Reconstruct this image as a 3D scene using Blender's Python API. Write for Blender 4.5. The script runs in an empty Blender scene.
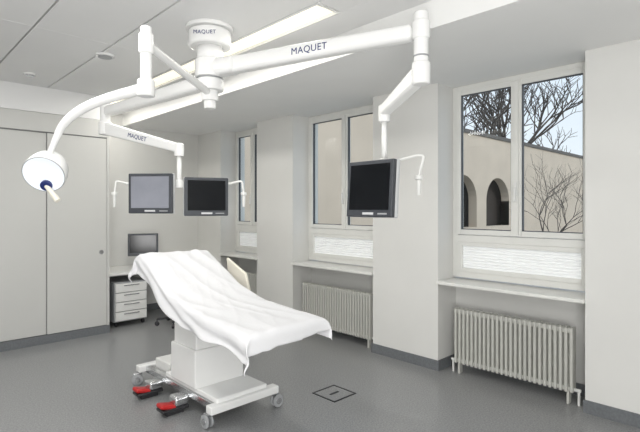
import bpy, bmesh, math, random
from mathutils import Vector, Matrix, noise
random.seed(3)
S=bpy.context.scene
S.view_settings.view_transform='Standard'
COL=S.collection
# ---------------------------------------------------------------- materials
def mat(name,col,rough=.5,metal=0,emis=None,es=0,spec=None,bump=0,bscale=40,var=0,vscale=8):
    m=bpy.data.materials.new(name); m.use_nodes=True
    nt=m.node_tree; b=nt.nodes['Principled BSDF']
    b.inputs['Base Color'].default_value=(*col,1)
    b.inputs['Roughness'].default_value=rough
    b.inputs['Metallic'].default_value=metal
    if spec is not None: b.inputs['Specular IOR Level'].default_value=spec
    if emis:
        b.inputs['Emission Color'].default_value=(*emis,1); b.inputs['Emission Strength'].default_value=es
    tc=nt.nodes.new('ShaderNodeTexCoord')
    if var:
        n=nt.nodes.new('ShaderNodeTexNoise'); n.inputs['Scale'].default_value=vscale
        n.inputs['Detail'].default_value=4
        r=nt.nodes.new('ShaderNodeValToRGB')
        r.color_ramp.elements[0].position=.35; r.color_ramp.elements[1].position=.65
        r.color_ramp.elements[0].color=(*[max(0,c*(1-var)) for c in col],1)
        r.color_ramp.elements[1].color=(*[min(1,c*(1+var)) for c in col],1)
        nt.links.new(tc.outputs['Object'],n.inputs['Vector']); nt.links.new(n.outputs['Fac'],r.inputs['Fac'])
        nt.links.new(r.outputs['Color'],b.inputs['Base Color'])
    if bump:
        n2=nt.nodes.new('ShaderNodeTexNoise'); n2.inputs['Scale'].default_value=bscale
        bp=nt.nodes.new('ShaderNodeBump'); bp.inputs['Strength'].default_value=bump; bp.inputs['Distance'].default_value=.01
        nt.links.new(tc.outputs['Object'],n2.inputs['Vector']); nt.links.new(n2.outputs['Fac'],bp.inputs['Height'])
        nt.links.new(bp.outputs['Normal'],b.inputs['Normal'])
    return m
M={}
M['wall']=mat('wall_paint',(.72,.717,.695),.75,var=.015,vscale=2,bump=.05,bscale=120)
M['closet']=mat('closet_laminate',(.57,.57,.55),.5,var=.01,vscale=1.5)
M['groove']=mat('groove_dark',(.20,.20,.20),.6)
M['ceil']=mat('ceiling_panel',(.80,.80,.795),.6,var=.01,vscale=2)
M['soffit']=mat('soffit_plaster',(.86,.86,.85),.7,var=.01,vscale=2)
M['base']=mat('baseboard_vinyl',(.15,.16,.17),.5,var=.1,vscale=60)
M['frame']=mat('window_frame_paint',(.74,.74,.71),.35,var=.01)
M['sill']=mat('sill_stone',(.78,.78,.75),.3,var=.02)
M['rad']=mat('radiator_enamel',(.52,.52,.485),.4,var=.01)
M['white']=mat('white_enamel',(.84,.84,.83),.25,var=.005)
M['offw']=mat('white_plastic',(.76,.76,.74),.4,var=.01)
M['grey']=mat('grey_plastic',(.35,.36,.37),.45,var=.03)
M['dark']=mat('black_plastic',(.03,.03,.033),.4,var=.05)
M['bezel']=mat('monitor_bezel',(.05,.055,.065),.4,var=.03)
M['mback']=mat('monitor_housing',(.60,.61,.62),.4,var=.02)
M['screen']=mat('lcd_glass',(.005,.006,.008),.12,var=.05,spec=.3)
M['screenA']=mat('lcd_glass_pale',(.25,.26,.30),.18,var=.08,vscale=3)  # whitish reflection on the screen put into its base colour
M['metal']=mat('stainless_steel',(.62,.63,.64),.25,metal=.9,var=.03)
M['red']=mat('red_pedal',(.50,.02,.02),.4,var=.05)
M['blue']=mat('navy_print',(.012,.025,.14),.4,var=.02)
M['cream']=mat('cream_vinyl',(.80,.76,.66),.5,var=.02)
M['sheet']=mat('cotton_sheet',(.76,.76,.775),.85,bump=.2,bscale=30,var=.01)
M['tree']=mat('bark',(.09,.075,.065),.9,var=.3)
M['beige']=mat('beige_render',(.62,.53,.43),.9,var=.04,vscale=1.2)
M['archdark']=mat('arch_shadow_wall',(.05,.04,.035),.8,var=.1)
M['ground']=mat('gravel',(.36,.35,.31),.95,var=.2,vscale=5)
M['roof']=mat('roof_edge',(.12,.11,.10),.7,var=.1)
M['lampface']=mat('lamp_glass',(.80,.84,.90),.2,emis=(.9,.95,1),es=.25,var=.01)
M['tube']=mat('light_diffuser_warm',(.85,.82,.72),.5,emis=(1,.93,.74),es=.85,var=.01)
M['led']=mat('blind_fabric',(.86,.87,.87),.7,emis=(.9,.95,1),es=.10,var=.02)  # blind is no lamp; a faint glow is put into its fabric
# floor
m=bpy.data.materials.new('floor_vinyl'); m.use_nodes=True; nt=m.node_tree; b=nt.nodes['Principled BSDF']
tc=nt.nodes.new('ShaderNodeTexCoord')
n=nt.nodes.new('ShaderNodeTexNoise'); n.inputs['Scale'].default_value=80; n.inputs['Detail'].default_value=4; n.inputs['Roughness'].default_value=.8
r=nt.nodes.new('ShaderNodeValToRGB'); e=r.color_ramp.elements
e[0].position=.38; e[0].color=(.19,.194,.198,1); e[1].position=.64; e[1].color=(.36,.363,.366,1)
nt.links.new(tc.outputs['Object'],n.inputs['Vector']); nt.links.new(n.outputs['Fac'],r.inputs['Fac'])
nt.links.new(r.outputs['Color'],b.inputs['Base Color']); b.inputs['Roughness'].default_value=.28
M['floor']=m
# glass
m=bpy.data.materials.new('window_glass'); m.use_nodes=True; nt=m.node_tree; nt.nodes.clear()
o=nt.nodes.new('ShaderNodeOutputMaterial'); t=nt.nodes.new('ShaderNodeBsdfTransparent'); g=nt.nodes.new('ShaderNodeBsdfGlossy'); g.inputs['Roughness'].default_value=.02
mx=nt.nodes.new('ShaderNodeMixShader'); mx.inputs[0].default_value=.02
t.inputs[0].default_value=(.96,.98,.98,1)
nt.links.new(t.outputs[0],mx.inputs[1]); nt.links.new(g.outputs[0],mx.inputs[2]); nt.links.new(mx.outputs[0],o.inputs[0])
M['glass']=m
# ---------------------------------------------------------------- helpers
LOCAL=set()
def E(name,loc,rotz=0,local=False,mtx=None):
    o=bpy.data.objects.new(name,None); o.empty_display_size=.1; COL.objects.link(o)
    o.matrix_basis=mtx if mtx is not None else Matrix.Translation(loc)@Matrix.Rotation(rotz,4,'Z')
    if local or mtx is not None: LOCAL.add(o.name)
    return o
def par(o,p):
    if p is None: return o
    o.parent=p
    if p.name not in LOCAL: o.matrix_parent_inverse=p.matrix_basis.inverted()
    return o
def mesh_obj(name,bm,m,p=None,smooth=False,bev=0,seg=2,mtx=None):
    me=bpy.data.meshes.new(name)
    bmesh.ops.recalc_face_normals(bm,faces=bm.faces)
    bm.to_mesh(me); bm.free()
    o=bpy.data.objects.new(name,me); COL.objects.link(o)
    if isinstance(m,(list,tuple)):
        for k in m: me.materials.append(M[k])
    else: me.materials.append(M[m])
    if smooth:
        for f in me.polygons: f.use_smooth=True
    if bev:
        b=o.modifiers.new('bevel','BEVEL'); b.width=bev; b.segments=seg; b.limit_method='ANGLE'; b.angle_limit=math.radians(40)
        for f in me.polygons: f.use_smooth=True
        w=o.modifiers.new('wn','WEIGHTED_NORMAL')
    if mtx is not None: o.matrix_basis=mtx
    return par(o,p)
def bb(bm,lo,hi,mi=0):
    c=[(a+b_)/2 for a,b_ in zip(lo,hi)]; s=[b_-a for a,b_ in zip(lo,hi)]
    r=bmesh.ops.create_cube(bm,size=1,matrix=Matrix.Translation(c)@Matrix.Diagonal((*s,1)))
    for v in r['verts']:
        for f in v.link_faces: f.material_index=mi
def box(name,lo,hi,m,p=None,bev=0,rot=None):
    c=Vector([(a+b_)/2 for a,b_ in zip(lo,hi)]); s=[b_-a for a,b_ in zip(lo,hi)]
    bm=bmesh.new(); bmesh.ops.create_cube(bm,size=1,matrix=Matrix.Diagonal((*s,1)))
    mt=Matrix.Translation(c)
    if rot is not None: mt=mt@rot
    return mesh_obj(name,bm,m,p,bev=bev,mtx=mt)
def frame_mtx(a,b_):
    a=Vector(a); b_=Vector(b_); z=(b_-a).normalized()
    q=z.to_track_quat('Z','Y'); return Matrix.Translation((a+b_)/2)@q.to_matrix().to_4x4(), (b_-a).length
def cyl(name,a,b_,r1,m,p=None,r2=None,seg=32,bev=0):
    mt,L=frame_mtx(a,b_); bm=bmesh.new()
    bmesh.ops.create_cone(bm,cap_ends=True,segments=seg,radius1=r1,radius2=r1 if r2 is None else r2,depth=L)
    o=mesh_obj(name,bm,m,p,mtx=mt,bev=bev)
    for f in o.data.polygons:
        if len(f.vertices)==4: f.use_smooth=True
    return o
def bcyl(bm,a,b_,r1,r2=None,seg=16,mi=0):
    mt,L=frame_mtx(a,b_)
    r=bmesh.ops.create_cone(bm,cap_ends=True,segments=seg,radius1=r1,radius2=r1 if r2 is None else r2,depth=L,matrix=mt)
    for v in r['verts']:
        for f in v.link_faces:
            f.material_index=mi; 
def beam(name,a,b_,w,h1,h2,m,p=None,bev=.012,w2=None):
    """tapered box beam from a to b, w horizontal width, h height"""
    a=Vector(a); b_=Vector(b_); x=(b_-a).normalized(); y=Vector((0,0,1)).cross(x).normalized(); z=x.cross(y)
    w2=w2 or w
    bm=bmesh.new(); vs=[]
    for q,h,ww in ((a,h1,w),(b_,h2,w2)):
        for sy,sz in ((-1,-1),(1,-1),(1,1),(-1,1)):
            vs.append(bm.verts.new(q+y*sy*ww/2+z*sz*h/2))
    bm.faces.new(vs[0:4]); bm.faces.new(vs[4:8][::-1])
    for i in range(4): bm.faces.new((vs[i],vs[(i+1)%4],vs[4+(i+1)%4],vs[4+i]))
    return mesh_obj(name,bm,m,p,bev=bev,seg=3)
def tube(name,pts,r,m,p=None,res=8,radii=None,smooth=True):
    c=bpy.data.curves.new(name,'CURVE'); c.dimensions='3D'; c.bevel_depth=r; c.bevel_resolution=5; c.use_fill_caps=True; c.resolution_u=res
    s=c.splines.new('NURBS' if smooth else 'POLY'); s.points.add(len(pts)-1)
    for i,q in enumerate(pts):
        s.points[i].co=(*q,1); s.points[i].radius=radii[i] if radii else 1
    if smooth: s.use_endpoint_u=True; s.order_u=3
    c.materials.append(M[m]); o=bpy.data.objects.new(name,c); COL.objects.link(o)
    return par(o,p)
def label(txt,loc,xdir,normal,size,p):
    c=bpy.data.curves.new('lettering','FONT'); c.body=txt; c.size=size; c.extrude=.0008; c.space_character=1.08; c.align_x='CENTER'; c.align_y='CENTER'
    c.materials.append(M['blue']); o=bpy.data.objects.new('lettering',c); COL.objects.link(o)
    x=Vector(xdir).normalized(); n_=Vector(normal).normalized(); y=n_.cross(x).normalized(); n_=x.cross(y)
    R=Matrix((x,y,n_)).transposed().to_4x4(); o.matrix_basis=Matrix.Translation(loc)@R
    return par(o,p)
# ---------------------------------------------------------------- room
XW=4.05; D=.28; YC=6.23; YB=7.15; HC=3.02; HS=2.83; XS=2.787; XCE=2.26
X0=-1.6; Y0=-1.6; XO=XW+.46
box('floor',(X0-.15,Y0-.15,-.1),(XO,YB+.15,0),'floor')
box('wall_left',(X0-.15,Y0-.15,0),(X0,YB+.15,HC+.2),'wall')
box('wall_front',(X0,Y0-.15,0),(XO,Y0,HC+.2),'wall')
# niches
N=[(1.20,2.515),(3.34,4.70),(5.49,6.45)]
bm=bmesh.new()
segs=[]; y=Y0
for a,b_ in N: segs.append((y,a)); y=b_
segs.append((y,YB+.15))
for a,b_ in segs: bb(bm,(XW,a,0),(XO,b_,HC))
for a,b_ in N:
    bb(bm,(XW+D+.06,a,0),(XO,b_,.87)); bb(bm,(XW+D,a,HS),(XO,b_,HC))
mesh_obj('wall_right',bm,'wall')
bm=bmesh.new()
h=.1; t=.012
for a,b_ in segs:
    lo=a; hi=min(b_,YB)
    bb(bm,(XW-t,lo-(t if lo>Y0 else 0),0),(XW,hi+(t if hi<YB else 0),h))
    if lo>Y0: bb(bm,(XW,lo-t+0.0,0),(XW+D+.06-.0,lo,h))
for a,b_ in N:
    bb(bm,(XW+D+.06-t,a,0),(XW+D+.06,b_-t,h))
    
mesh_obj('baseboard_right',bm,'base')
box('wall_back',(XCE,YB,0),(XW,YB+.15,HC),'wall')
box('baseboard_back',(XCE+.02,YB-t,0),(XW-t,YB,h),'base')
# closet wall (sliding-door cabinet)
cl=E('sliding_door_closet',(1,YC,0)); XC0=X0+.02
box('carcass',(XC0,YC+.05,.0),(XCE-.001,YB+.1,2.715),'closet',cl)
box('side_panel',(XCE-.03,YC,0),(XCE,YB-.002,2.715),'closet',cl)
box('header',(XC0,YC-.005,2.50),(XCE-.03,YC+.05,2.715),'closet',cl)
box('top_track',(XC0,YC+.01,2.485),(XCE-.03,YC+.05,2.50),'groove',cl)
edges=[-.62,.10,.82,1.543,XCE-.03]
for i in range(4):
    off=.012 if i%2 else .03
    box('sliding_panel',(edges[i]+.004,YC+off-.012,.105),(edges[i+1]-.004,YC+off+.02,2.485),'closet',cl,bev=.002)
    if i: box('panel_joint',(edges[i]-.006,YC+.025,.105),(edges[i]+.006,YC+.045,2.485),'groove',cl)
cyl('recessed_pull',(XCE-.10,YC-.008,1.04),(XCE-.10,YC+.012,1.04),.028,'metal',cl)
cyl('pull_inset',(XCE-.10,YC-.010,1.04),(XCE-.10,YC+.012,1.04),.020,'groove',cl)
box('baseboard_closet',(X0,YC-t,0),(XCE,YC+.05,h),'base')
box('trim_bulkhead',(X0,YC,2.72),(XCE,YB+.15,HC),'ceil')
# ceiling
bm=bmesh.new()
bb(bm,(X0,Y0,HC+.06),(XO,YB+.15,HC+.2))
mesh_obj('ceiling',bm,'groove')
bm=bmesh.new()
xs=[-1.6,-.85,-.25,.35,.95,1.55,2.25]
for i in range(len(xs)-1):
    for (ya,yb) in ((Y0,1.0),(1.0,4.2),(4.2,YB)):
        bb(bm,(xs[i]+.007,ya+.002,HC),(xs[i+1]-.007,yb-.002,HC+.05))
bb(bm,(2.252,Y0,HC),(2.49,2.34,HC+.05)); bb(bm,(2.49,Y0,HC),(XS,YB,HC+.05))
mesh_obj('trim_ceiling_panels',bm,'ceil',bev=.003)
box('trim_soffit',(XS,Y0,HS),(XW,YB,HC+.05),'soffit')
bm=bmesh.new()
for a,b_ in N: bb(bm,(XW,a,HS),(XW+D,b_,HC))
mesh_obj('trim_niche_head',bm,'soffit')
# linear ceiling light
ll=E('linear_ceiling_light',(2.37,4.5,HC))
box('diffuser',(2.28,2.38,HC+.015),(2.46,7.0,HC+.025),'tube',ll)
box('housing',(2.255,2.345,HC+.026),(2.485,7.1,HC+.055),'offw',ll)
for xx in (2.262,2.478): box('rim',(xx-.008,2.345,HC-.004),(xx+.008,7.1,HC+.03),'white',ll)
for yy in (2.35,3.9,5.5): box('end_cap',(2.26,yy,HC+.0),(2.48,yy+.03,HC+.03),'offw',ll)
for k,(x,y) in enumerate(((1.6,4.52),(.75,4.9),(1.25,5.7),(1.25,2.1))):
    sp=E('ceiling_speaker' if k==0 else 'smoke_detector' if k==1 else 'ceiling_spotlight',(x,y,HC))  # the first, larger one is a round recessed ceiling light
    R0=.085 if k==0 else .06
    cyl('ring',(x,y,HC-.018),(x,y,HC+.002),R0,'white',sp,bev=.004)
    cyl('lens',(x,y,HC-.026),(x,y,HC-.005),R0*.7,'grey' if k==0 else 'metal',sp)
# windows
for i,(a,b_) in enumerate(N):
    w=E('window_%d'%(i+1),(XW+D,(a+b_)/2,.9))
    x=XW+D; bm=bmesh.new(); zt=HS; zb=.90; f=.06
    # outer frame
    bb(bm,(x,a,zb),(x+.07,a+f,zt)); bb(bm,(x,b_-f,zb),(x+.07,b_,zt))
    bb(bm,(x,a+f,zt-.05),(x+.07,b_-f,zt)); bb(bm,(x,a+f,zb),(x+.07,b_-f,zb+.06))
    bb(bm,(x-.005,a+f,1.26),(x+.07,b_-f,1.33))
    mesh_obj('frame',bm,'frame',w,bev=.004)
    c=(a+b_)/2; bm=bmesh.new(); s=.045
    for (l,r_) in ((a+f-.01,c-.004),(c+.004,b_-f+.01)):
        bb(bm,(x-.015,l,1.335),(x+.05,l+s,zt-.052)); bb(bm,(x-.015,r_-s,1.335),(x+.05,r_,zt-.052))
        bb(bm,(x-.015,l+s,1.335),(x+.05,r_-s,1.335+.05)); bb(bm,(x-.015,l+s,zt-.052-.045),(x+.05,r_-s,zt-.052))
    mesh_obj('sashes',bm,'frame',w,bev=.004)
    box('meeting_rail',(x-.03,c-.025,1.34),(x-.014,c+.025,zt-.06),'frame',w,bev=.004)
    box('handle_plate',(x-.042,c-.015,1.72),(x-.03,c+.015,1.84),'offw',w,bev=.004)
    box('handle_lever',(x-.065,c-.01,1.66),(x-.042,c+.01,1.79),'offw',w,bev=.006)
    # dark glazing gaskets
    bm=bmesh.new()
    for (l,r_) in ((a+f-.01,c-.004),(c+.004,b_-f+.01)):
        l+=s; r_-=s; g_=.007; z1=1.385; z2=zt-.097
        bb(bm,(x+.0,l,z1),(x+.03,l+g_,z2)); bb(bm,(x,r_-g_,z1),(x+.03,r_,z2)); bb(bm,(x,l,z1),(x+.03,r_,z1+g_)); bb(bm,(x,l,z2-g_),(x+.03,r_,z2))
    mesh_obj('gaskets',bm,'bezel',w)
    box('glass',(x+.02,a+f,1.36),(x+.026,b_-f,zt-.07),'glass',w)
    # lower light with pleated blind
    bm=bmesh.new(); y1=a+f+.02; y2=b_-f-.02
    bb(bm,(x-.01,y1-.02,.96),(x+.05,y1+.03,1.26)); bb(bm,(x-.01,y2-.03,.96),(x+.05,y2+.02,1.26))
    bb(bm,(x-.01,y1+.03,.96),(x+.05,y2-.03,1.0)); bb(bm,(x-.01,y1+.03,1.22),(x+.05,y2-.03,1.26))
    mesh_obj('lower_sash',bm,'frame',w,bev=.004)
    bm=bmesh.new(); nz=16
    for k in range(nz):
        z1=1.0+(.22)*k/nz; z2=1.0+.22*(k+1)/nz
        xa=x+.01+(.008 if k%2 else 0); xb=x+.01+(0 if k%2 else .008)
        vs=[bm.verts.new(v) for v in ((xa,y1+.03,z1),(xa,y2-.03,z1),(xb,y2-.03,z2),(xb,y1+.03,z2))]; bm.faces.new(vs)
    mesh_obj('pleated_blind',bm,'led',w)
    box('sill',(XW-.035,a-.0,.855),(XW,b_+.0,.885),'sill',w,bev=.004)
    box('sill_deck',(XW,a,.855),(x+.08,b_,.885),'sill',w)
# radiators
def radiator(y1,y2,x=XW+.10,z1=.09,z2=.63):
    r=E('radiator',(x,(y1+y2)/2,0)); bm=bmesh.new(); n_=int((y2-y1)/.041); 
    for k in range(n_):
        yy=y1+(k+.5)*(y2-y1)/n_
        bb(bm,(x-.045,yy-.0125,z1+.01),(x+.045,yy+.0125,z2-.004))
    o=mesh_obj('columns',bm,'rad',r,bev=.009,seg=3)
    bm=bmesh.new(); bb(bm,(x-.03,y1+.01,z2-.05),(x+.03,y2-.01,z2-.012)); bb(bm,(x-.03,y1+.01,z1+.02),(x+.03,y2-.01,z1+.055))
    bb(bm,(x+.0,y1+.01,z1+.02),(x+.02,y2-.01,z2-.02))
    for yy in (y1+.05,y2-.05):
        bb(bm,(x-.03,yy-.010,0.0),(x+.03,yy+.010,z1+.04)); 
    mesh_obj('headers_and_feet',bm,'rad',r,bev=.004)
    bm=bmesh.new(); bcyl(bm,(x,y1-.025,.0),(x,y1-.025,z1+.03),.010); bcyl(bm,(x,y1-.04,z1+.03),(x,y1+.02,z1+.03),.013)
    bcyl(bm,(x,y2+.025,.0),(x,y2+.025,z1+.03),.010); bcyl(bm,(x,y2+.04,z1+.03),(x,y2-.02,z1+.03),.013)
    mesh_obj('pipes',bm,'offw',r)
radiator(1.30,2.38); radiator(3.42,4.58); radiator(5.56,6.36)
# ---------------------------------------------------------------- exterior
bm=bmesh.new(); YO=9.0
xa,xb=5.2,34; top=4.47
arches=[(11.2,13.3),(15.2,17.3),(18.1,20.2)]
x=xa
def archcut(bm,x1,x2,ztop,zsp,zb):
    c=(x1+x2)/2; R=(x2-x1)/2; n_=16
    pts=[(c-R*math.cos(math.pi*k/n_), zsp+(ztop-zsp)*math.sin(math.pi*k/n_)) for k in range(n_+1)]
    for k in range(n_):
        (xA,zA),(xB,zB)=pts[k],pts[k+1]
        for yy in (YO,):
            vs=[bm.verts.new(v) for v in ((xA,yy,zA),(xB,yy,zB),(xB,yy,top),(xA,yy,top))]; bm.faces.new(vs)
        vs=[bm.verts.new(v) for v in ((xA,YO,zA),(xB,YO,zB),(xB,YO+.35,zB),(xA,YO+.35,zA))]; bm.faces.new(vs)
    bb(bm,(x1,YO,-.3),(x2,YO+.35,zb))
    for q in (x1,x2):
        vs=[bm.verts.new(v) for v in ((q,YO,zb),(q,YO,zsp),(q,YO+.35,zsp),(q,YO+.35,zb))]; bm.faces.new(vs)
for a,b_ in arches:
    bb(bm,(x,YO,-.3),(a,YO+.35,top)); archcut(bm,a,b_,2.86,1.9,.85); x=b_
bb(bm,(x,YO,-.3),(xb,YO+.35,top))
nb=E('neighbouring_building',(15,YO,0))
mesh_obj('facade',bm,'beige',nb)
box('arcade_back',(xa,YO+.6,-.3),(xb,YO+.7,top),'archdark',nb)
box('roof_edge',(xa-.2,YO-.06,top),(xb+.2,YO+2,top+.14),'roof',nb)
box('ground_outside',(XO,-12,-.35),(60,40,-.3),'ground')
def tree(name,base,H,seed,r0=.09,depth=6,lean=0,th=.62):
    rnd=random.Random(seed); c=bpy.data.curves.new(name,'CURVE'); c.dimensions='3D'; c.bevel_depth=1; c.bevel_resolution=1
    def br(p,d,L,r,n_):
        s=c.splines.new('POLY'); k=4; s.points.add(k); q=p.copy(); dd=d.copy(); pts=[]
        for i in range(k+1):
            s.points[i].co=(*q,1); s.points[i].radius=r*(1-.38*i/k); pts.append((q.copy(),dd.copy()))
            dd=(dd+Vector((rnd.uniform(-1,1),rnd.uniform(-1,1),rnd.uniform(-.5,.8)))*.16).normalized(); q=q+dd*L/k
        if n_<=0: return
        for j in range(3 if n_>1 else 3):
            p2,d2=pts[k] if j<2 else pts[rnd.randint(2,3)]
            a=Vector((rnd.uniform(-1,1),rnd.uniform(-1,1),rnd.uniform(-.3,.9))).normalized()
            br(p2,(d2+a*.85).normalized(),L*rnd.uniform(.62,.85),r*th,n_-1)
    br(Vector(base),Vector((lean,0,1)).normalized(),H*.28,r0,depth)
    c.materials.append(M['tree']); o=bpy.data.objects.new(name,c); COL.objects.link(o); return o
tree('bare_tree',(11.2,4.0,-.3),3.5,5,.032,5,th=.6)
tree('bare_tree',(22,12.5,-.3),11,8,.20,5,lean=.15)
tree('bare_tree',(28,12.8,-.3),13,13,.20,5)
tree('bare_tree',(18,13.5,-.3),11.5,31,.17,5,lean=.1)
tree('bare_tree',(36,14.5,-.3),14,41,.22,5)
tree('bare_tree',(10,14.5,-.3),9,19,.17,5)
# ---------------------------------------------------------------- ceiling hub + arms
HX,HY=1.95,3.26
hub=E('ceiling_arm_mount',(HX,HY,HC))
cyl('ceiling_flange',(HX,HY,HC-.03),(HX,HY,HC),.185,'white',hub,bev=.006)
cyl('canopy',(HX,HY,HC-.16),(HX,HY,HC-.03),.165,'white',hub,r2=.165,bev=.02)
cyl('neck',(HX,HY,HC-.28),(HX,HY,HC-.16),.10,'white',hub)
cyl('bearing_1',(HX,HY,2.62),(HX,HY,2.76),.115,'white',hub,bev=.01)
cyl('gap_ring',(HX,HY,2.61),(HX,HY,2.62),.10,'grey',hub)
cyl('bearing_2',(HX,HY,2.52),(HX,HY,2.61),.105,'white',hub,bev=.01)
cyl('spindle',(HX,HY,2.38),(HX,HY,2.52),.045,'white',hub,bev=.008)
label('MAQUET',(HX-.167*.70,HY-.169*.70,HC-.095),(.7185,-.6955,0),(-.6955,-.7185,0),.04,hub)
# arm A: right monitor
A=(2.465,1.65)
ma=E('ceiling_support_arm',(HX,HY,2.69))
def hpt(f,z,P=A): return (HX+(P[0]-HX)*f,HY+(P[1]-HY)*f,z)
beam('boom',hpt(.05,2.69),hpt(.97,2.69),.10,.13,.10,'white',ma,bev=.03)
beam('boom_joint_cover',hpt(.0,2.69),hpt(.16,2.69),.14,.135,.13,'white',ma,bev=.04)
cyl('elbow_column',(A[0],A[1],2.42),(A[0],A[1],2.81),.045,'white',ma,bev=.01)
cyl('elbow_head',(A[0],A[1],2.64),(A[0],A[1],2.755),.055,'white',ma,bev=.012)
cyl('elbow_ring',(A[0],A[1],2.53),(A[0],A[1],2.54),.047,'grey',ma)
cyl('elbow_knuckle',(A[0],A[1],2.36),(A[0],A[1],2.50),.057,'white',ma,bev=.012)
C=(2.70,2.12)
beam('spring_arm',(A[0],A[1],2.43),(C[0],C[1],2.30),.085,.12,.075,'white',ma,bev=.02)
cyl('wrist',(C[0],C[1],2.22),(C[0],C[1],2.345),.042,'white',ma,bev=.01)
cyl('drop_shaft',(C[0],C[1],1.95),(C[0],C[1],2.22),.020,'white',ma)
cyl('tilt_joint',(C[0],C[1],1.90),(C[0],C[1],1.96),.034,'offw',ma,bev=.008)
d=(Vector((A[0],A[1],0))-Vector((HX,HY,0))).normalized(); nn=Vector((d.y,-d.x,0)); 
if nn.dot(Vector((-1,-1,0)))<0: nn=-nn
pt=Vector(hpt(.545,2.69))+nn*.0515
label('MAQUET',pt,d,nn,.066,ma)
# monitors
def monitor(name,c,yaw,w=.43,h=.40,scr='screen',tilt=0):
    """front faces local -Y"""
    mt=Matrix.Translation(c)@Matrix.Rotation(yaw,4,'Z')@Matrix.Rotation(tilt,4,'X')
    e_=E(name,c,mtx=mt)
    box('bezel',(-w/2,-.03,-h/2),(w/2,.012,h/2),'bezel',e_,bev=.008)
    box('screen_panel',(-w/2+.028,-.0325,-h/2+.05),(w/2-.028,-.029,h/2-.028),scr,e_)
    box('rear_shell',(-w/2-.002,.0,-h/2-.002),(w/2+.002,.045,h/2+.002),'mback',e_,bev=.01)
    box('rear_bulge',(-w/2+.06,.04,-h/2+.05),(w/2-.06,.065,h/2-.05),'mback',e_,bev=.012)
    box('nameplate',(-.05,-.0325,-h/2+.016),(.05,-.030,-h/2+.032),'mback',e_)
    box('buttons',(w/2-.12,-.0325,-h/2+.018),(w/2-.04,-.030,-h/2+.028),'grey',e_)
    return e_
def handle(p0,p1,p2,p,nm='handle'):
    tube(nm+'_tube',[p0,(Vector(p0)+Vector(p1))/2,p1,Vector(p1)*.5+Vector(p2)*.5,p2],.010,'offw',p)
    v=(Vector(p2)-Vector(p1)); q=Vector(p2)
    cyl(nm+'_collar',q+Vector((0,0,.01)),q-Vector((0,0,.02)),.028,'offw',p,bev=.004)
    cyl(nm+'_grip',q-Vector((0,0,.02)),q-Vector((0,0,.13)),.017,'offw',p,r2=.012,bev=.004)
def yaw_from_normal(nx,ny): return math.atan2(nx,-ny)
mn=Vector((-.995,.02,0)).normalized()
mc=Vector((C[0],C[1],1.735))+mn*.11+Vector((-.005,.02,0))
monitor('medical_monitor',mc,yaw_from_normal(mn.x,mn.y),w=.42,tilt=math.radians(-4))
beam('monitor_bracket',(C[0],C[1],1.925),Vector((C[0],C[1],1.925))+mn*.03,.06,.05,.05,'offw',ma,bev=.008)
v1=Vector((C[0],C[1],1.80))+mn*.03
box('vesa_plate',tuple(v1-Vector((.01,.06,.13))),tuple(v1+Vector((.01,.06,.13))),'offw',ma,bev=.004,rot=Matrix.Rotation(math.atan2(mn.y,mn.x),4,'Z'))
hv=Vector((.36,-.93,0)).normalized()
q0=Vector((C[0],C[1],1.92)); handle(q0,q0+hv*.29+Vector((0,0,.06)),q0+hv*.25+Vector((0,0,-.10)),ma)
# arm B: twin monitors
B=(1.80,5.08)
mb=E('ceiling_support_arm',(HX,HY,2.60))
beam('boom',hpt(.02,2.60,B),hpt(.97,2.60,B),.10,.12,.10,'white',mb,bev=.03)
cyl('elbow_column',(B[0],B[1],2.40),(B[0],B[1],2.72),.05,'white',mb,bev=.01)
cyl('elbow_knuckle',(B[0],B[1],2.36),(B[0],B[1],2.50),.065,'white',mb,bev=.012)
T=(2.15,4.15)
beam('spring_arm',(B[0],B[1],2.43),(T[0],T[1],2.17),.09,.13,.085,'white',mb,bev=.02)
cyl('wrist',(T[0],T[1],2.09),(T[0],T[1],2.215),.045,'white',mb,bev=.01)
cyl('drop_shaft',(T[0],T[1],1.82),(T[0],T[1],2.09),.022,'white',mb)
R_=Vector((.7185,-.6955,0)); F_=Vector((.6955,.7185,0)); tc_=Vector((T[0],T[1],0))
def tp(r,z,f=0): return tc_+R_*r+F_*f+Vector((0,0,z))
tube('crossbar',[tp(-.50,1.83),tp(.50,1.83)],.014,'offw',mb,smooth=False)
cyl('cross_joint',tp(0,1.79),tp(0,1.87),.036,'white',mb,bev=.008)
for s in (-1,1):
    handle(tp(.48*s,1.83),tp(.60*s,1.86),tp(.615*s,1.74),mb)
    cyl('monitor_stub',tp(.26*s,1.83),tp(.26*s,1.83,-.045),.022,'offw',mb)
y0=yaw_from_normal(-.6955,-.7185)
monitor('medical_monitor',tp(-.225,1.735,-.11),y0-.10,w=.42,h=.37,scr='screenA')
monitor('medical_monitor',tp(.285,1.705,-.11),y0+.42,w=.40,h=.355)
d=(Vector((T[0],T[1],2.17))-Vector((B[0],B[1],2.43))).normalized(); nn=Vector((-d.y,d.x,0)).normalized()
if nn.dot(Vector((-1,-1,0)))<0: nn=-nn
label('MAQUET',Vector((B[0],B[1],2.43)).lerp(Vector((T[0],T[1],2.17)),.5)+nn*.047,d,nn,.06,mb)
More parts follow.
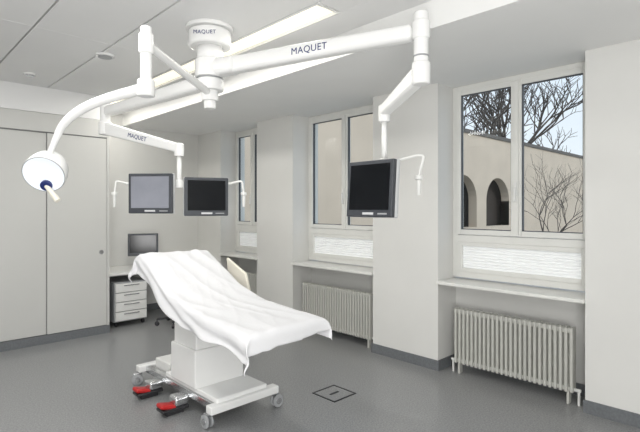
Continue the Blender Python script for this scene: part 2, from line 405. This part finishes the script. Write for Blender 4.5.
# lamp
L=(1.18,2.68)
ol=E('surgical_lamp',(HX,HY,2.46))
cyl('hub_ring',(HX,HY,2.44),(HX,HY,2.53),.065,'white',ol,bev=.01)
tube('boom',[(HX,HY,2.50),(L[0],L[1],2.56)],.027,'white',ol,smooth=False)
cyl('elbow_column',(L[0],L[1],2.29),(L[0],L[1],2.66),.032,'white',ol,bev=.008)
cyl('elbow_cap',(L[0],L[1],2.50),(L[0],L[1],2.62),.042,'white',ol,bev=.01)
LH=Vector((.80,3.26,1.86))
k0=Vector((L[0],L[1],2.30))
cyl('elbow_knuckle',k0-Vector((0,0,.05)),k0+Vector((0,0,.05)),.05,'white',ol,bev=.01)
kdir=Vector((k0.x-LH.x,k0.y-LH.y,0)).normalized()
tube('spring_arm',[k0,k0.lerp(Vector((LH.x,LH.y,2.20)),.45),k0.lerp(Vector((LH.x,LH.y,2.10)),.80),Vector((LH.x,LH.y,2.0))+kdir*.06,Vector((LH.x,LH.y,1.93))+kdir*.03],.03,'white',ol,radii=[1.1,1.0,.85,.6,.5])
# head: domed housing, tilted toward the room
ln=Vector((-.55,-.78,-.62)).normalized()
q=ln.to_track_quat('Z','Y').to_matrix().to_4x4()
hm=Matrix.Translation(LH+Vector((-.005,-.005,-.045)))@q
prof=[(0,-.165),(.03,-.163),(.065,-.150),(.093,-.128),(.113,-.09),(.124,-.045),(.128,.01),(.126,.020),(.120,.024),(.112,.019),(.06,.014),(0,.012)]
bm=bmesh.new(); seg=48; rings=[]
for r_,z_ in prof:
    r_*=.96
    rings.append([bm.verts.new((r_*math.cos(2*math.pi*k/seg),r_*math.sin(2*math.pi*k/seg),z_)) for k in range(seg)] if r_>0 else [bm.verts.new((0,0,z_))])
for i in range(len(rings)-1):
    a,b_=rings[i],rings[i+1]
    for k in range(seg):
        k2=(k+1)%seg
        if len(a)==1: f=bm.faces.new((a[0],b_[k],b_[k2]))
        elif len(b_)==1: f=bm.faces.new((a[k],a[k2],b_[0]))
        else: f=bm.faces.new((a[k],a[k2],b_[k2],b_[k]))
        f.material_index=1 if i>=8 else 0
mesh_obj('lamp_head',bm,['white','lampface'],ol,smooth=True,mtx=hm)
def lp(x,y,z): return hm@Vector((x,y,z))
# grip mounted near the lower rim of the glass, pointing down
lo_=None
for a_ in range(0,360,5):
    v=lp(.075*math.cos(math.radians(a_)),.075*math.sin(math.radians(a_)),.015)
    if lo_ is None or v.z<lo_.z: lo_=v
gd=(ln*.35+Vector((.62,-.50,-.75))).normalized()
tube('rim_seal',[hm@Vector((.119*math.cos(2*math.pi*k/32),.119*math.sin(2*math.pi*k/32),.020)) for k in range(33)],.0035,'grey',ol,smooth=False)
cyl('handle_socket',lo_-ln*.01,lo_+ln*.02,.034,'blue',ol,bev=.004)
cyl('handle_grip',lo_+ln*.01,lo_+ln*.01+gd*.13,.014,'cream',ol,r2=.018,bev=.005)
# ---------------------------------------------------------------- operating table
ot=E('operating_table',(2.02,3.4,0))
def tz(y):
    pts=[(2.2,.815),(2.5,.825),(2.9,.85),(3.15,.885),(3.40,.96),(3.7,1.12),(3.93,1.225),(4.1,1.24)]
    for (a,za),(b_,zb) in zip(pts,pts[1:]):
        if y<=b_:
            t_=(y-a)/(b_-a); return za+(zb-za)*t_
    return pts[-1][1]
XL,XR=1.69,2.27; YF,YH=2.36,3.89
def padprism(name,ys,x1,x2,th,off,m):
    bm=bmesh.new(); up=[];
    for yy in ys:
        z=tz(yy)-off; up.append([bm.verts.new(v) for v in ((x1,yy,z),(x2,yy,z),(x2,yy,z-th),(x1,yy,z-th))])
    bm.faces.new(up[0]); bm.faces.new(up[-1][::-1])
    for a,b_ in zip(up,up[1:]):
        for k in range(4): bm.faces.new((a[k],b_[k],b_[(k+1)%4],a[(k+1)%4]))
    return mesh_obj(name,bm,m,ot,bev=.01)
padprism('seat_cushion',[2.39,2.6,2.9,3.18],XL+.03,XR-.03,.07,.026,'cream')
padprism('back_cushion',[3.20,3.42,3.7,3.87],XL+.03,XR-.03,.07,.026,'cream')
padprism('seat_frame',[2.44,2.9,3.2],XL+.07,XR-.07,.05,.097,'white')
padprism('back_frame',[3.22,3.42,3.7,3.86],XL+.07,XR-.07,.04,.097,'white')
# sheet
bm=bmesh.new(); NU,NV=120,170; grid=[]
def tzs(y): return (tz(y-.06)+tz(y)+tz(y+.06))/3 if y>2.27 else tz(y)
def sheet_pt(u,v):
    W=(XR-XL)/2; cx=(XL+XR)/2
    y=min(max(v,YF),YH)
    over_v=max(YF-v,0,v-YH); sv=-1 if v<YF else 1
    over_u=max(abs(u)-W,0); su=1 if u>0 else -1
    x=cx+max(-W,min(W,u))
    z=tzs(y)
    n1=noise.noise(Vector((u*2.2,v*1.1,0)))
    ridge=1-abs(noise.noise(Vector(((u*1.0+v*.25)*6,(v-u)*.8,3))))*2
    ridge2=1-abs(noise.noise(Vector(((u*.9-v*.4)*9,(v+u)*1.2,9))))*2
    z+=.008*n1+.014*ridge+.006*ridge2
    rr=.04
    def fold(o):
        if o<=0: return 0,0
        a=min(o/rr,math.pi/2); out=rr*math.sin(a); dn=rr*(1-math.cos(a))+max(0,o-rr*math.pi/2); return out,dn
    ou,du=fold(over_u); ov,dv=fold(over_v)
    dn=math.hypot(du,dv) if (du and dv) else du+dv
    k=min(1,du/.14); k2=min(1,dv/.14)
    wave=.026*noise.noise(Vector((v*3.5+du*5,su*3,1)))+.005*math.sin(v*19+6*noise.noise(Vector((v*1.5,2,1))))
    wave2=.016*noise.noise(Vector((u*6,sv*3,7)))+.004*math.sin(u*24)
    x+=su*(ou+(wave+.006)*k) if du>0 else 0
    y+=sv*(ov+(wave2+.008)*k2) if dv>0 else 0
    if du>0: x+=su*.012*math.sin(dn*60+v*7+3*noise.noise(Vector((v*1.5,dn*6,0))))*k
    if du>0 and dv>0:
        x+=su*.03*min(1,dv/.1); y+=sv*.03*min(1,du/.1)
    return Vector((x,y,z-dn))
W=(XR-XL)/2
for i in range(NU+1):
    row=[]
    for j in range(NV+1):
        fu=i/NU*2-1; fv=j/NV
        v0=YF-(.10+.05*(1-fu)/2); v1=YH+.20; v=v0+(v1-v0)*fv
        ext=.165+.018*math.sin(v*4.1+.8)+.015*noise.noise(Vector((v*2,fu*2,5)))
        if v>3.4: ext+=.10*(v-3.4)
        if v<2.6: ext+=.12*(2.6-v)*(1 if fu<0 else -.2)
        u=fu*(W+ext)
        row.append(bm.verts.new(sheet_pt(u,v)))
    grid.append(row)
for i in range(NU):
    for j in range(NV): bm.faces.new((grid[i][j],grid[i+1][j],grid[i+1][j+1],grid[i][j+1]))
sh=mesh_obj('draped_sheet',bm,'sheet',ot,smooth=True)
so=sh.modifiers.new('s','SOLIDIFY'); so.thickness=.004; so.offset=1
# column and base
box('column_lower',(1.82,3.26,.20),(2.27,3.66,.50),'white',ot,bev=.012)
box('column_upper',(1.84,3.28,.49),(2.25,3.64,.80),'white',ot,bev=.012)
box('tilt_head',(1.86,3.12,.70),(2.16,3.75,.80),'metal',ot,bev=.01)
box('base_cover',(1.84,2.98,.165),(2.30,3.80,.205),'white',ot,bev=.01)
for xx in (1.83,2.27): box('base_rail',(xx,2.98,.11),(xx+.05,4.22,.165),'metal',ot,bev=.006)
for yy in (2.98,4.20): box('cross_member',(1.77,yy-.04,.115),(2.39,yy+.04,.175),'white',ot,bev=.01)
box('battery_box',(1.90,3.85,.12),(2.25,4.12,.24),'offw',ot,bev=.01)
def caster(x,y,z,p,R=.05,a=0.6):
    dx,dy=math.cos(a)*.03,math.sin(a)*.03
    nx,ny=-math.sin(a),math.cos(a)
    cyl('caster_stem',(x,y,R+.045),(x,y,z),.014,'metal',p)
    cx_,cy_=x+dx,y+dy
    for s in (-1,1):
        cyl('caster_wheel',(cx_+nx*.010*s,cy_+ny*.010*s,R),(cx_+nx*.028*s,cy_+ny*.028*s,R),R,'grey',p,bev=.006)
        cyl('caster_hub',(cx_+nx*.027*s,cy_+ny*.027*s,R),(cx_+nx*.032*s,cy_+ny*.032*s,R),R*.5,'metal',p)
    o=box('caster_fork',(cx_-.035,cy_-.008,R),(cx_+.02,cy_+.008,R+.055),'metal',p,bev=.004,rot=Matrix.Rotation(a,4,'Z'))
for (x,y,a) in ((1.79,3.0,1.6),(2.36,2.97,.0),(1.80,4.20,2.8),(2.36,4.20,1.0)): caster(x,y,.12,ot,a=a)
for yy in (3.44,3.89):
    box('pedal_base',(1.62,yy-.06,.03),(1.84,yy+.06,.055),'dark',ot,bev=.008)
    box('pedal',(1.61,yy-.05,.05),(1.74,yy+.05,.085),'red',ot,bev=.015,rot=Matrix.Rotation(.25,4,'Y'))
    box('pedal_hood',(1.72,yy-.06,.055),(1.84,yy+.06,.13),'metal',ot,bev=.02)
    box('pedal_foot',(1.66,yy-.04,.0),(1.80,yy+.04,.03),'dark',ot)
# arm board, cream
bm=bmesh.new()
pts=[(3.40,.87),(3.72,.90),(3.76,1.14),(3.46,1.02)]
vs=[bm.verts.new((2.42,a,b_)) for a,b_ in pts]; vs2=[bm.verts.new((2.45,a,b_)) for a,b_ in pts]
bm.faces.new(vs); bm.faces.new(vs2[::-1])
for k in range(4): bm.faces.new((vs[k],vs2[k],vs2[(k+1)%4],vs[(k+1)%4]))
mesh_obj('arm_board',bm,'cream',ot,bev=.01)
box('arm_board_clamp',(2.20,3.58,.90),(2.43,3.62,.93),'metal',ot)
# ---------------------------------------------------------------- desk alcove
dk=E('desk',(3.0,6.75,0))
box('desk_top',(XCE+.02,6.36,.70),(XW-.02,YB-.014,.735),'offw',dk,bev=.004)
box('desk_leg_panel',(XW-.06,6.40,.0),(XW-.03,YB-.02,.70),'offw',dk)
box('desk_leg_panel',(XCE+.03,6.42,.0),(XCE+.06,YB-.02,.70),'offw',dk)
dr=E('drawer_cabinet',(2.6,6.6,0))
box('carcass',(2.38,6.40,.07),(2.83,6.98,.60),'grey',dr,bev=.004)
for k in range(4):
    z1=.085+k*.127; box('drawer_front',(2.392,6.375,z1),(2.818,6.40,z1+.117),'offw',dr,bev=.005)
    box('drawer_pull',(2.50,6.362,z1+.085),(2.71,6.376,z1+.098),'metal',dr,bev=.003)
for x in (2.42,2.79):
    for y in (6.45,6.92): cyl('foot_caster',(x-.012,y,.035),(x+.012,y,.035),.035,'dark',dr)
dm=monitor('computer_monitor',(2.95,6.80,1.06),yaw_from_normal(-.45,-.9),w=.42,h=.33)
box('stand_neck',(-.03,.03,-.29),(.03,.055,-.05),'bezel',dm,bev=.005)
box('stand_foot',(-.12,-.08,-.325),(.12,.10,-.305),'bezel',dm,bev=.008)
kb=E('keyboard',(2.95,6.5,.735)); box('body',(2.74,6.43,.736),(3.14,6.56,.752),'grey',kb,bev=.004)
box('keys',(2.76,6.44,.752),(3.12,6.55,.760),'dark',kb,bev=.003)
# stool
st=E('rolling_stool',(3.12,6.15,0))
x,y=3.10,6.05
cyl('seat',(x,y,.46),(x,y,.52),.19,'dark',st,bev=.02)
cyl('gas_lift',(x,y,.12),(x,y,.46),.022,'metal',st)
for k in range(5):
    a=2*math.pi*k/5+.3; q=(x+.26*math.cos(a),y+.26*math.sin(a))
    beam('base_spoke',(x,y,.11),(q[0],q[1],.085),.035,.035,.025,'dark',st,bev=.005)
    cyl('wheel',(q[0]-.02*math.sin(a),q[1]+.02*math.cos(a),.03),(q[0]+.02*math.sin(a),q[1]-.02*math.cos(a),.03),.03,'dark',st,bev=.004)
    cyl('pin',(q[0],q[1],.03),(q[0],q[1],.09),.008,'dark',st)
# floor hatch
hx,hy,s=2.91,2.83,.135
fh=E('floor_hatch',(hx,hy,0),mtx=Matrix.Translation((hx,hy,0)))
box('cover',(-s,-s,.0),(s,s,.002),'floor',fh)
for a in ((-s,-s,s,-s+.014),(-s,s-.014,s,s),(-s,-s,-s+.014,s),(s-.014,-s,s,s)):
    box('rim',(a[0],a[1],.0),(a[2],a[3],.004),'dark',fh)
box('lift_ring',(-.05,-.01,.002),(.05,.01,.005),'dark',fh)
# ---------------------------------------------------------------- lights
w=bpy.data.worlds.new('sky'); S.world=w; w.use_nodes=True; nt=w.node_tree
bg=nt.nodes['Background']; tc=nt.nodes.new('ShaderNodeTexCoord'); sx=nt.nodes.new('ShaderNodeSeparateXYZ'); rp=nt.nodes.new('ShaderNodeValToRGB')
rp.color_ramp.elements[0].color=(.84,.89,.95,1); rp.color_ramp.elements[1].color=(.50,.66,.90,1); rp.color_ramp.elements[0].position=.05; rp.color_ramp.elements[1].position=.8
nt.links.new(tc.outputs['Generated'],sx.inputs[0]); nt.links.new(sx.outputs['Z'],rp.inputs[0]); nt.links.new(rp.outputs[0],bg.inputs[0]); bg.inputs[1].default_value=1.15
sl=bpy.data.lights.new('sun','SUN'); sl.energy=1.3; sl.angle=.1; sl.color=(1,.93,.84)
so_=bpy.data.objects.new('sun',sl); COL.objects.link(so_); so_.rotation_euler=Vector((.30,.75,-.55)).to_track_quat('-Z','Y').to_euler()
def area(name,loc,tgt,sx_,sy_,pw,col=(1,1,1)):
    l=bpy.data.lights.new(name,'AREA'); l.shape='RECTANGLE'; l.size=sx_; l.size_y=sy_; l.energy=pw; l.color=col
    o=bpy.data.objects.new(name,l); COL.objects.link(o); o.location=loc
    o.rotation_euler=(Vector(tgt)-Vector(loc)).to_track_quat('-Z','Y').to_euler(); return o
area('ceiling_light_rear',(-.6,-.6,2.9),(2.0,3.0,.9),2.0,1.2,48,(1,.995,.985))
area('bounce_flash',(-.7,-.7,.9),(1.6,2.2,3.0),1.6,1.2,105,(1,.995,.985))  # unseen fill added behind the camera, aimed up to brighten the ceiling
area('ceiling_light_centre',(.6,3.6,2.98),(.6,3.6,0),.3,3.0,36,(1,.99,.97))
area('linear_light_glow',(2.37,4.7,2.99),(2.37,4.7,0),.14,4.4,32,(1,.975,.92))
# ---------------------------------------------------------------- camera
cd=bpy.data.cameras.new('camera'); cam=bpy.data.objects.new('camera',cd); COL.objects.link(cam)
cd.sensor_width=36; cd.lens=36*470/640; cd.shift_y=(208-216)/640
cam.location=(0,0,1.6); cam.rotation_euler=(math.radians(90),0,-math.radians(44.07)); cd.clip_start=.05
S.camera=cam
